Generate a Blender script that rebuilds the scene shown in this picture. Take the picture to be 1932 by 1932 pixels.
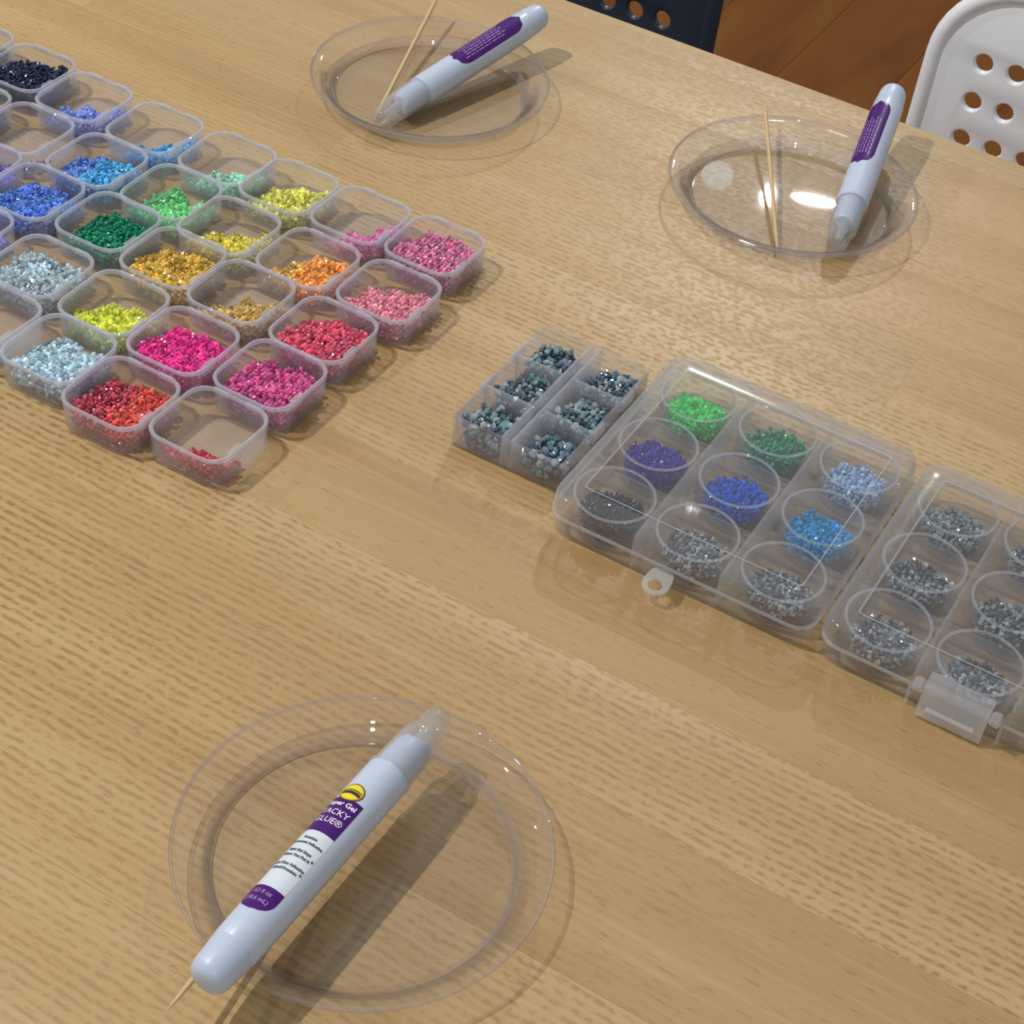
import bpy, bmesh, math, random
import numpy as np
from mathutils import Vector, Matrix

for o in list(bpy.data.objects):
    bpy.data.objects.remove(o, do_unlink=True)
scene = bpy.context.scene
COL = scene.collection
T = 0.74                      # height of the table top above the floor
PI = math.pi

# ------------------------------------------------------------------ camera
cd = bpy.data.cameras.new('camera')
cam = bpy.data.objects.new('camera', cd)
COL.objects.link(cam)
cd.sensor_fit = 'HORIZONTAL'
cd.sensor_width = 36.0
cd.lens = 3461.9 / 1932.0 * 36.0
cd.clip_start = 0.02
_r = Vector((0.8563, 0.5088, 0.0887)).normalized()
_f = Vector((-0.3219, 0.6600, -0.6788)).normalized()
_u = _r.cross(_f).normalized()
_r = _f.cross(_u).normalized()
cam.matrix_world = Matrix(((_r.x, _u.x, -_f.x, 0.0), (_r.y, _u.y, -_f.y, 0.0), (_r.z, _u.z, -_f.z, T + 0.614), (0, 0, 0, 1)))
scene.camera = cam

# ------------------------------------------------------------------ world, lamps, exposure
world = bpy.data.worlds.new('world')
scene.world = world
world.use_nodes = True
world.node_tree.nodes['Background'].inputs['Color'].default_value = (0.95, 0.97, 1.0, 1)
world.node_tree.nodes['Background'].inputs['Strength'].default_value = 0.31


def lamp(name, kind, loc, energy, colour, size, size_y=None, aim=None):
    ld = bpy.data.lights.new(name, kind)
    ld.energy = energy
    ld.color = colour
    if kind == 'POINT':
        ld.shadow_soft_size = size
    else:
        ld.shape = 'ELLIPSE'
        ld.size = size
        ld.size_y = size_y
    ob = bpy.data.objects.new(name, ld)
    COL.objects.link(ob)
    ob.location = loc
    if aim is not None:
        ob.rotation_euler = (Vector(aim) - Vector(loc)).to_track_quat('-Z', 'Y').to_euler()
    return ob


lamp('ceiling_or_fill_lamp', 'POINT', (-1.60, 0.18, T + 2.10), 138, (1.0, 0.97, 0.93), 0.018)
lamp('ceiling_or_fill_lamp', 'POINT', (-3.45, 0.50, T + 2.10), 70, (1.0, 0.97, 0.92), 0.025)
lamp('ceiling_or_fill_lamp', 'POINT', (-1.40, 4.25, T + 2.17), 95, (1.0, 0.98, 0.94), 0.016)
lamp('ceiling_or_fill_lamp', 'POINT', (0.9, -1.6, T + 2.10), 46, (1.0, 0.97, 0.93), 0.05)  # added fill behind the camera, raised to brighten the white chair
lamp('strip_lamp', 'AREA', (-1.30, 4.36, T + 2.20), 5, (1.0, 0.98, 0.92), 0.13, 0.026, (-0.3, 0.95, T))
lamp('glow_disc', 'AREA', (-1.46, 3.98, T + 1.99), 0.022, (0.50, 0.88, 1.0), 0.085, 0.075, (-0.3, 0.95, T))  # added unseen bluish disc light for a soft reflected glow on the plate

vs = scene.view_settings
vs.view_transform = 'Standard'
vs.look = 'None'
vs.gamma = 1.0
vs.exposure = 0.0
vs.use_curve_mapping = False
scene.cycles.transparent_max_bounces = 64
scene.cycles.max_bounces = 10
scene.cycles.adaptive_threshold = 0.03
scene.cycles.diffuse_bounces = 4
scene.cycles.caustics_reflective = False
scene.cycles.caustics_refractive = False
scene.cycles.sample_clamp_indirect = 6.0


# ------------------------------------------------------------------ material helpers
def srgb(r, g, b):
    def c(v):
        v /= 255.0
        return v / 12.92 if v <= 0.04045 else ((v + 0.055) / 1.055) ** 2.4
    return (c(r), c(g), c(b), 1.0)


class NT:
    def __init__(self, name):
        self.m = bpy.data.materials.new(name)
        self.m.use_nodes = True
        self.t = self.m.node_tree
        for n in list(self.t.nodes):
            self.t.nodes.remove(n)
        self.out = self.t.nodes.new('ShaderNodeOutputMaterial')

    def n(self, kind, ins=None, **kw):
        nd = self.t.nodes.new('ShaderNode' + kind)
        for k, v in kw.items():
            setattr(nd, k, v)
        for k, v in (ins or {}).items():
            s = nd.inputs[k]
            if isinstance(v, bpy.types.NodeSocket):
                self.t.links.new(v, s)
            else:
                s.default_value = v
        return nd

    def math(self, op, a, b=0.0, c=None, clamp=False):
        nd = self.n('Math', {0: a, 1: b}, operation=op, use_clamp=clamp)
        if c is not None:
            if isinstance(c, bpy.types.NodeSocket):
                self.t.links.new(c, nd.inputs[2])
            else:
                nd.inputs[2].default_value = c
        return nd.outputs[0]

    def mixc(self, fac, a, b, blend='MIX'):
        nd = self.n('Mix', data_type='RGBA', blend_type=blend)
        for idx, v in ((0, fac), (6, a), (7, b)):
            if isinstance(v, bpy.types.NodeSocket):
                self.t.links.new(v, nd.inputs[idx])
            else:
                nd.inputs[idx].default_value = v
        return nd.outputs[2]

    def mixs(self, fac, a, b):
        nd = self.n('MixShader', {0: fac, 1: a, 2: b})
        return nd.outputs[0]

    def ramp(self, fac, stops):
        nd = self.n('ValToRGB', {0: fac})
        e = nd.color_ramp.elements
        while len(e) < len(stops):
            e.new(0.5)
        for k, (p, c) in enumerate(stops):
            e[k].position = p
            e[k].color = c if len(c) == 4 else (*c, 1)
        return nd.outputs[0]

    def done(self, s):
        self.t.links.new(s, self.out.inputs['Surface'])
        return self.m


def simple(name, col, rough=0.4, metal=0.0, spec=0.5, coat=0.0):
    m = NT(name)
    p = m.n('BsdfPrincipled', {'Base Color': col, 'Roughness': rough, 'Metallic': metal, 'Specular IOR Level': spec, 'Coat Weight': coat})
    return m.done(p.outputs[0])


def grainy(name, col, rough=0.45, amount=0.06, scale=60.0, bump=0.0):
    m = NT(name)
    tc = m.n('TexCoord')
    nz = m.n('TexNoise', {'Vector': tc.outputs['Object'], 'Scale': scale, 'Detail': 3.0})
    dark = tuple(c * (1 - 2 * amount) for c in col[:3]) + (1,)
    c = m.mixc(nz.outputs[0], dark, col)
    p = m.n('BsdfPrincipled', {'Base Color': c, 'Roughness': rough})
    if bump:
        b = m.n('Bump', {'Height': nz.outputs[0], 'Strength': bump, 'Distance': 0.001})
        m.t.links.new(b.outputs[0], p.inputs['Normal'])
    return m.done(p.outputs[0])


def plastic(name, haze, col, gloss_rough=0.12, ior=1.45, clear=(1, 1, 1, 1), edge=0.5, slant=None, slant_pow=3.0):
    """see-through plastic: clear transmission, a milky part that grows along slanting paths, a glossy skin"""
    m = NT(name)
    lw = m.n('LayerWeight', {'Blend': 0.5})
    f2 = m.math('POWER', lw.outputs['Facing'], 2.5)
    a = m.math('MULTIPLY_ADD', f2, edge, haze, clamp=True)
    # a slanting path through the sheet is longer, so it takes up more light
    f3 = m.math('POWER', lw.outputs['Facing'], slant_pow)
    tr = m.n('BsdfTransparent', {'Color': m.mixc(f3, clear, slant or clear)})
    di = m.n('BsdfDiffuse', {'Color': col})
    tl = m.n('BsdfTranslucent', {'Color': col})
    milk = m.mixs(0.5, di.outputs[0], tl.outputs[0])
    body = m.mixs(a, tr.outputs[0], milk)
    gl = m.n('BsdfGlossy', {'Color': (1, 1, 1, 1), 'Roughness': gloss_rough})
    f0 = ((ior - 1) / (ior + 1)) ** 2
    fr = m.math('MULTIPLY_ADD', m.math('POWER', lw.outputs['Facing'], 5.0), 0.9 * (1 - f0), f0, clamp=True)
    return m.done(m.mixs(fr, body, gl.outputs[0]))


def wood_table():
    m = NT('table_wood')
    geo = m.n('NewGeometry')
    oi = m.n('ObjectInfo')
    rnd = oi.outputs['Random']
    oc = m.n('SeparateColor', {0: oi.outputs['Color']})       # red: how strongly the stave is flecked, green: its tone
    off = m.n('CombineXYZ', {0: m.math('MULTIPLY', rnd, 17.3), 1: m.math('MULTIPLY', rnd, 9.7), 2: 0.0})
    pos = m.n('VectorMath', {0: geo.outputs['Position'], 1: off.outputs[0]}, operation='ADD').outputs[0]

    def noise(sx, sy, detail=2.0, rough=0.5, dist=0.0):
        v = m.n('VectorMath', {0: pos, 1: (sx, sy, 1.0)}, operation='MULTIPLY').outputs[0]
        return m.n('TexNoise', {'Vector': v, 'Scale': 1.0, 'Detail': detail, 'Roughness': rough, 'Distortion': dist}).outputs[0]

    sep = m.n('SeparateXYZ', {0: pos})
    big = noise(2.2, 22.0, 3.0)
    base = m.ramp(big, [(0.25, srgb(172, 140, 92)), (0.5, srgb(184, 154, 106)), (0.75, srgb(194, 167, 121))])
    # growth lines: wavering rows along X, each broken into short staggered flecks
    warp = noise(1.6, 8.0, 2.0)
    wob = noise(60.0, 90.0, 1.0)
    ph = m.math('MULTIPLY_ADD', warp, 16.0, m.math('MULTIPLY', sep.outputs[1], 1380.0))
    ph = m.math('MULTIPLY_ADD', wob, 4.5, ph)
    row = m.math('MULTIPLY_ADD', m.math('SINE', ph), 0.5, 0.5)
    row = m.math('POWER', row, 1.6)
    fleck = noise(230.0, 330.0, 1.0)
    fleck = m.n('MapRange', {0: fleck, 1: 0.43, 2: 0.57, 3: 0.0, 4: 1.0}).outputs[0]
    mask = noise(1.8, 9.0, 1.0)
    gen = m.n('SeparateXYZ', {0: m.n('TexCoord').outputs['Generated']})
    lv0 = m.n('MapRange', {0: gen.outputs[0], 1: 0.40, 2: 0.75, 3: oc.outputs[2], 4: oc.outputs[0]}).outputs[0]
    lvl = m.math('MULTIPLY', lv0, m.math('MULTIPLY_ADD', mask, 1.8, 0.0, clamp=True))
    lines = m.math('MULTIPLY', m.math('MULTIPLY', row, fleck), lvl)
    gaps = m.math('MULTIPLY', m.math('POWER', m.math('SUBTRACT', 1.0, row), 2.0), lvl)
    c = m.mixc(m.math('MULTIPLY', gaps, 0.26), base, srgb(214, 186, 140))
    c = m.mixc(m.math('MULTIPLY', lines, 0.78), c, srgb(139, 103, 56))
    dash = noise(120.0, 620.0, 1.0)
    dash = m.n('MapRange', {0: dash, 1: 0.62, 2: 0.75, 3: 0.0, 4: 0.42}).outputs[0]
    c = m.mixc(dash, c, srgb(148, 110, 62))
    pale = noise(12.0, 260.0, 2.0)
    pale = m.n('MapRange', {0: pale, 1: 0.56, 2: 0.78, 3: 0.0, 4: 0.32}).outputs[0]
    c = m.mixc(pale, c, srgb(210, 182, 138))
    tone = m.ramp(oc.outputs[1], [(0.0, (0.90, 0.86, 0.80)), (0.5, (1.0, 1.0, 1.0)), (1.0, (1.03, 0.97, 0.98))])
    c = m.mixc(1.0, c, tone, 'MULTIPLY')
    p = m.n('BsdfPrincipled', {'Base Color': c, 'Roughness': m.math('MULTIPLY_ADD', fleck, 0.08, 0.40), 'Specular IOR Level': 0.42})
    b = m.n('Bump', {'Height': m.math('SUBTRACT', 1.0, lines), 'Strength': 0.05, 'Distance': 0.0004})
    m.t.links.new(b.outputs[0], p.inputs['Normal'])
    return m.done(p.outputs[0])


def wood_floor():
    m = NT('floor_wood')
    geo = m.n('NewGeometry')
    oi = m.n('ObjectInfo')
    off = m.n('CombineXYZ', {0: m.math('MULTIPLY', oi.outputs['Random'], 23.0), 1: m.math('MULTIPLY', oi.outputs['Random'], 5.0), 2: 0.0})
    pos = m.n('VectorMath', {0: geo.outputs['Position'], 1: off.outputs[0]}, operation='ADD').outputs[0]
    v = m.n('VectorMath', {0: pos, 1: (14.0, 2.2, 1.0)}, operation='MULTIPLY').outputs[0]
    n1 = m.n('TexNoise', {'Vector': v, 'Scale': 1.0, 'Detail': 4.0, 'Distortion': 0.6}).outputs[0]
    c = m.ramp(n1, [(0.3, srgb(110, 58, 10)), (0.5, srgb(126, 72, 14)), (0.7, srgb(130, 84, 22))])
    t = m.ramp(oi.outputs['Random'], [(0.0, (0.90, 0.88, 0.84)), (1.0, (1.0, 1.0, 1.0))])
    c = m.mixc(1.0, c, t, 'MULTIPLY')
    return m.done(m.n('BsdfPrincipled', {'Base Color': c, 'Roughness': 0.6, 'Specular IOR Level': 0.15}).outputs[0])


def bead_mat(name, a, b, rough=0.22, glow=0.30):
    m = NT(name)
    geo = m.n('NewGeometry')
    r = geo.outputs['Random Per Island']
    c = m.mixc(r, a, b)
    v = m.n('HueSaturation', {'Color': c, 'Value': m.math('MULTIPLY_ADD', m.math('FRACT', m.math('MULTIPLY', r, 17.7)), 0.55, 0.80)})
    p = m.n('BsdfPrincipled', {'Base Color': v.outputs[0], 'Roughness': rough, 'Specular IOR Level': 0.7, 'Coat Weight': 0.35, 'Coat Roughness': 0.06})
    tl = m.n('BsdfTranslucent', {'Color': v.outputs[0]})
    return m.done(m.mixs(glow, p.outputs[0], tl.outputs[0]))


def crystal_mat(name, a, b, tint=None):
    m = NT(name)
    geo = m.n('NewGeometry')
    r = geo.outputs['Random Per Island']
    stops = [(0.0, a), (0.62, b), (0.84, (0.72, 0.78, 0.82))]  # the brightest stop paints sparkle into some stones' base colour
    stops += [(0.93, tint or (0.5, 0.62, 0.6)), (1.0, (0.85, 0.84, 0.76))]
    c = m.ramp(r, stops)
    p = m.n('BsdfPrincipled', {'Base Color': c, 'Roughness': 0.09, 'Metallic': 0.65, 'Specular IOR Level': 0.8})
    return m.done(p.outputs[0])


M = {
    'table': wood_table(),
    'floor': wood_floor(),
    'plate': plastic('clear_plate_plastic', 0.012, (0.86, 0.86, 0.92, 1), 0.012, 1.5, (0.988, 0.984, 0.988, 1), 0.07, (0.10, 0.07, 0.08, 1), 5.0),
    'plate_glint': plastic('painted_glint_plastic', 0.16, (0.92, 0.92, 0.98, 1), 0.03, 1.5, (0.94, 0.92, 0.93, 1), 0.25, (0.25, 0.20, 0.21, 1), 2.0),  # milky white paints bright reflected arcs into lip and foot ring
    'frost': plastic('milky_box_plastic', 0.095, (0.86, 0.88, 1.0, 1), 0.14, 1.45, (0.985, 0.985, 0.99, 1), 0.26, (0.80, 0.80, 0.84, 1)),
    'rim': plastic('milky_rim_plastic', 0.37, (0.88, 0.90, 1.0, 1), 0.12, 1.45, (0.97, 0.97, 0.98, 1), 0.34, (0.6, 0.6, 0.64, 1)),
    'case': plastic('milky_case_plastic', 0.020, (0.90, 0.93, 1.0, 1), 0.10, 1.38, (0.985, 0.985, 0.985, 1), 0.36, (0.80, 0.80, 0.82, 1)),
    'case_border': plastic('milky_case_border', 0.095, (0.92, 0.95, 1.0, 1), 0.12, 1.42, (0.985, 0.985, 0.985, 1), 0.36, (0.80, 0.80, 0.82, 1)),
    'divider': plastic('milky_divider', 0.10, (0.92, 0.95, 1.0, 1), 0.14, 1.45, (0.985, 0.985, 0.985, 1), 0.36, (0.8, 0.8, 0.82, 1)),
    'tray_wall': plastic('milky_tray_wall', 0.22, (0.88, 0.91, 1.0, 1), 0.14, 1.45, (0.985, 0.985, 0.985, 1), 0.36, (0.8, 0.8, 0.82, 1)),
    'case_rim': plastic('milky_case_edge', 0.26, (0.92, 0.94, 1.0, 1), 0.12, 1.45, (0.98, 0.98, 0.98, 1), 0.4),
    'clasp': plastic('milky_clasp_plastic', 0.34, (0.92, 0.94, 0.98, 1), 0.14, 1.45, (0.98, 0.98, 0.98, 1), 0.3),
    'jar': plastic('clear_jar_plastic', 0.002, (0.90, 0.92, 0.98, 1), 0.04, 1.36, (0.995, 0.995, 0.995, 1), 0.22, (0.7, 0.7, 0.74, 1)),
    'cap': plastic('clear_cap_plastic', 0.10, (0.88, 0.90, 0.94, 1), 0.07, 1.48, (0.985, 0.985, 0.985, 1), 0.40, (0.8, 0.8, 0.8, 1)),
    'pen': grainy('white_pen_plastic', srgb(196, 209, 229), 0.32, 0.01, 400.0),
    'pen2': grainy('white_pen_cap_plastic', srgb(192, 205, 228), 0.36, 0.01, 400.0),
    'label': simple('white_label_film', srgb(216, 226, 236), 0.35),
    'purple': simple('purple_label_film', srgb(70, 12, 110), 0.30),
    'white_ink': simple('white_ink', srgb(238, 232, 244), 0.4),
    'lilac_ink': simple('lilac_ink', srgb(176, 140, 204), 0.4),
    'grey_ink': simple('grey_ink', srgb(92, 104, 112), 0.4),
    'dark_ink': simple('dark_ink', srgb(58, 50, 40), 0.4),
    'gold_ink': simple('gold_ink', srgb(206, 160, 52), 0.35),
    'yellow_ink': simple('yellow_ink', srgb(238, 222, 40), 0.35),
    'pick': grainy('birch_wood', srgb(218, 186, 138), 0.6, 0.08, 220.0),
    'chair_white': grainy('white_chair_plastic', srgb(240, 243, 249), 0.42, 0.015, 90.0),
    'chair_navy': grainy('navy_chair_plastic', srgb(38, 50, 66), 0.40, 0.03, 90.0),
    'steel': simple('chair_leg_steel', srgb(190, 192, 196), 0.3, 0.9),
    'black_steel': simple('dark_chair_leg_steel', srgb(30, 32, 36), 0.4, 0.6),
}


# ------------------------------------------------------------------ mesh helpers
class MB:
    def __init__(self):
        self.v, self.f, self.mi = [], [], []

    def add(self, verts, faces, mi=0):
        b = len(self.v)
        self.v += [tuple(p) for p in verts]
        self.f += [tuple(b + i for i in f) for f in faces]
        self.mi += [mi] * len(faces)

    def loft(self, loops, close=True, cap0=False, cap1=False, mi=0):
        n = len(loops[0])
        vs_, fs = [], []
        for lp in loops:
            vs_ += lp
        for k in range(len(loops) - 1):
            for i in range(n if close else n - 1):
                j = (i + 1) % n
                fs.append((k * n + i, k * n + j, (k + 1) * n + j, (k + 1) * n + i))
        if cap0:
            fs.append(tuple(reversed(range(n))))
        if cap1:
            fs.append(tuple(range((len(loops) - 1) * n, len(loops) * n)))
        self.add(vs_, fs, mi)

    def box(self, x0, x1, y0, y1, z0, z1, b=0.0):
        if b <= 0:
            self.add([(x0, y0, z0), (x1, y0, z0), (x1, y1, z0), (x0, y1, z0), (x0, y0, z1), (x1, y0, z1), (x1, y1, z1), (x0, y1, z1)],
                     [(3, 2, 1, 0), (4, 5, 6, 7), (0, 1, 5, 4), (1, 2, 6, 5), (2, 3, 7, 6), (3, 0, 4, 7)])
        else:
            lps = []
            for (z, i) in ((z0, b), (z0 + b, 0), (z1 - b, 0), (z1, b)):
                lps.append([(x0 + i, y0 + i, z), (x1 - i, y0 + i, z), (x1 - i, y1 - i, z), (x0 + i, y1 - i, z)])
            self.loft(lps, cap0=True, cap1=True)

    def build(self, name, mats, parent=None, loc=None, smooth=True, angle=40):
        me = bpy.data.meshes.new(name)
        me.from_pydata(self.v, [], self.f)
        mats = mats if isinstance(mats, (list, tuple)) else [mats]
        for mt in mats:
            me.materials.append(mt)
        if len(mats) > 1:
            me.polygons.foreach_set('material_index', self.mi)
        if smooth:
            me.polygons.foreach_set('use_smooth', [True] * len(me.polygons))
            me.set_sharp_from_angle(angle=math.radians(angle))
        me.update()
        return link(name, me, parent, loc)


def link(name, me, parent=None, loc=None):
    o = bpy.data.objects.new(name, me)
    COL.objects.link(o)
    if parent is not None:
        o.parent = parent
    if loc is not None:
        o.location = loc
    return o


def tag(o, label, cat, group=None, kind=None):
    o['label'] = label
    o['category'] = cat
    if group:
        o['group'] = group
    if kind:
        o['kind'] = kind
    return o


def empty(name, loc):
    o = bpy.data.objects.new(name, None)
    COL.objects.link(o)
    o.empty_display_size = 0.01
    o.location = loc
    return o


def copy_tree(o, parent=None):
    c = o.copy()
    COL.objects.link(c)
    if parent is not None:
        c.parent = parent
    for ch in list(o.children):
        copy_tree(ch, c)
    return c


def rrect(w, d, r, z, n=6, cx=0.0, cy=0.0):
    out = []
    r = min(r, w / 2 - 1e-5, d / 2 - 1e-5)
    for k, (sx, sy) in enumerate(((1, 1), (-1, 1), (-1, -1), (1, -1))):
        for i in range(n + 1):
            a = k * PI / 2 + i * PI / 2 / n
            out.append((cx + sx * (w / 2 - r) + r * math.cos(a), cy + sy * (d / 2 - r) + r * math.sin(a), z))
    return out


def circ(r, z, n=48, cx=0.0, cy=0.0):
    return [(cx + r * math.cos(2 * PI * i / n), cy + r * math.sin(2 * PI * i / n), z) for i in range(n)]


def lathe_x(profile, n=40):
    return [[(x, r * math.cos(2 * PI * i / n), r * math.sin(2 * PI * i / n)) for i in range(n)] for x, r in profile]


def tube_loops(path, rad, n=10, ref=None):
    loops = []
    path = [Vector(p) for p in path]
    for k, p in enumerate(path):
        d = (path[min(k + 1, len(path) - 1)] - path[max(k - 1, 0)]).normalized()
        a = ref if ref is not None else Vector((0, 0, 1)) if abs(d.z) < 0.9 else Vector((1, 0, 0))
        s = d.cross(a).normalized()
        t = s.cross(d).normalized()
        rr = rad[k] if isinstance(rad, (list, tuple)) else rad
        loops.append([tuple(p + s * rr * math.cos(2 * PI * i / n) + t * rr * math.sin(2 * PI * i / n)) for i in range(n)])
    return loops


# ------------------------------------------------------------------ floor
floor = MB()
floor.box(-3.6, 2.6, -1.6, 4.4, -0.03, -0.004)
fl = floor.build('floor', simple('subfloor', srgb(70, 44, 20), 0.8), smooth=False)
fl['kind'] = 'structure'
fl['label'] = 'orange brown wooden floor of long boards'
rng = random.Random(5)
plank_me = {}
PW = 0.155
for i in range(int(6.2 / PW)):
    x = -3.6 + PW * (i + 0.5)
    y = -1.6 - rng.random() * 1.0
    while y < 4.4:
        ln = rng.choice((1.2, 1.5, 1.8))
        y0, y1 = max(y, -1.6), min(y + ln, 4.4)
        if y1 - y0 > 0.05:
            mb = MB()
            mb.box(-PW / 2 + 0.0002, PW / 2 - 0.0002, 0.0002, y1 - y0 - 0.0002, -0.004, 0.0, 0.0004)
            key = round(y1 - y0, 3)
            if key in plank_me:
                link('plank', plank_me[key], fl, (x, y0, 0))
            else:
                plank_me[key] = mb.build('plank', M['floor'], fl, (x, y0, 0), smooth=False).data
        y += ln

# ------------------------------------------------------------------ table
YB = [0.10, 0.170, 0.240, 0.312, 0.3817, 0.4640, 0.5310, 0.5950, 0.6560, 0.7250, 0.7900, 0.8530, 0.9180, 0.9850, 1.0500, 1.0790]
TX0, TX1 = -1.35, 0.75
TH = 0.026
table = empty('work_table', ((TX0 + TX1) / 2, 0.59, 0))
tag(table, 'long light beech table of glued wooden staves', 'table')
tc = Vector(((TX0 + TX1) / 2, 0.59, 0))
# joints seen in the photograph: row index -> x positions of the butt joints
rng = random.Random(21)
JO = {14: (-0.62, 0.1), 13: (-0.75, -0.2265, 0.2), 12: (-0.60, -0.30, 0.05), 11: (-0.78, -0.22), 10: (-0.55, -0.17), 5: (-0.95, 0.06), 6: (-0.62, 0.06), 4: (-0.95, 0.2), 3: (-0.75, 0.1)}
FL = {3: (0.9, 0.9, 0.7), 4: (0.5, 0.10, 0.2), 5: (0.7, 1.0, 0.8), 6: (0.35, 0.10, 0.2), 7: (0.6, 0.45, 0.3), 8: (0.4, 0.5, 0.3), 9: (0.4, 0.7, 0.5), 10: (0.25, 0.4, 0.2), 11: (0.2, 0.25, 0.12),
      12: (0.2, 0.25, 0.2, 0.3), 13: (0.15, 0.3, 0.1, 0.3), 14: (0.2, 0.2, 0.3)}
LF = {(4, 1): 0.95}
TN = {10: (0.5, 0.5, 0.9), 11: (0.5, 0.45, 0.95), 12: (0.6, 0.4, 0.85, 0.5), 13: (0.5, 0.5, 1.0, 0.5), 6: (0.3, 0.25, 0.4), 4: (0.5, 0.3, 0.4), 7: (0.4, 0.35, 0.5)}
nst = 0
for k in range(len(YB) - 1):
    xs = [TX0] + list(JO.get(k, sorted((rng.uniform(-1.1, -0.5), rng.uniform(-0.2, 0.5))))) + [TX1]
    for q_, (a, b) in enumerate(zip(xs[:-1], xs[1:])):
        mb = MB()
        last = (k == len(YB) - 2)
        w, d = (b - a), (YB[k + 1] - YB[k])
        e = 0.00003
        # a plank with eased edges; outer edge of the table is rounded
        rr = 0.0035 if last else 0.0001
        prof = [(-d / 2 + e, -TH), (-d / 2 + e, -0.0001), (-d / 2 + e + 0.0001, 0.0)]
        for q in range(5):
            an = PI / 2 * (1 - q / 4)
            prof.append((d / 2 - e - rr + rr * math.cos(an), -rr + rr * math.sin(an)))
        prof.append((d / 2 - e, -TH))
        mb.loft([[(-w / 2 + e, y, z) for y, z in prof], [(w / 2 - e, y, z) for y, z in prof]], cap0=True, cap1=True)
        st = mb.build('plank', M['table'], table, (Vector(((a + b) / 2, (YB[k] + YB[k + 1]) / 2, T)) - tc), smooth=True, angle=25)
        fl_, tn_ = FL.get(k, (0.5,)), TN.get(k, (0.5,))
        st.color = (fl_[min(q_, len(fl_) - 1)], tn_[min(q_, len(tn_) - 1)], LF.get((k, q_), fl_[min(q_, len(fl_) - 1)]), 1)
        nst += 1
for sx in (-1, 1):
    for sy in (-1, 1):
        mb = MB()
        mb.box(-0.03, 0.03, -0.03, 0.03, 0.0, T - TH, 0.003)
        mb.build('leg', M['table'], table, (sx * 0.98, sy * 0.42, 0), smooth=False)
mb = MB()
for y in (-0.40, 0.40):
    mb.box(-0.95, 0.95, y - 0.01, y + 0.01, T - TH - 0.08, T - TH, 0.001)
mb.build('apron', M['table'], table, (0, 0, 0), smooth=False)


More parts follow.
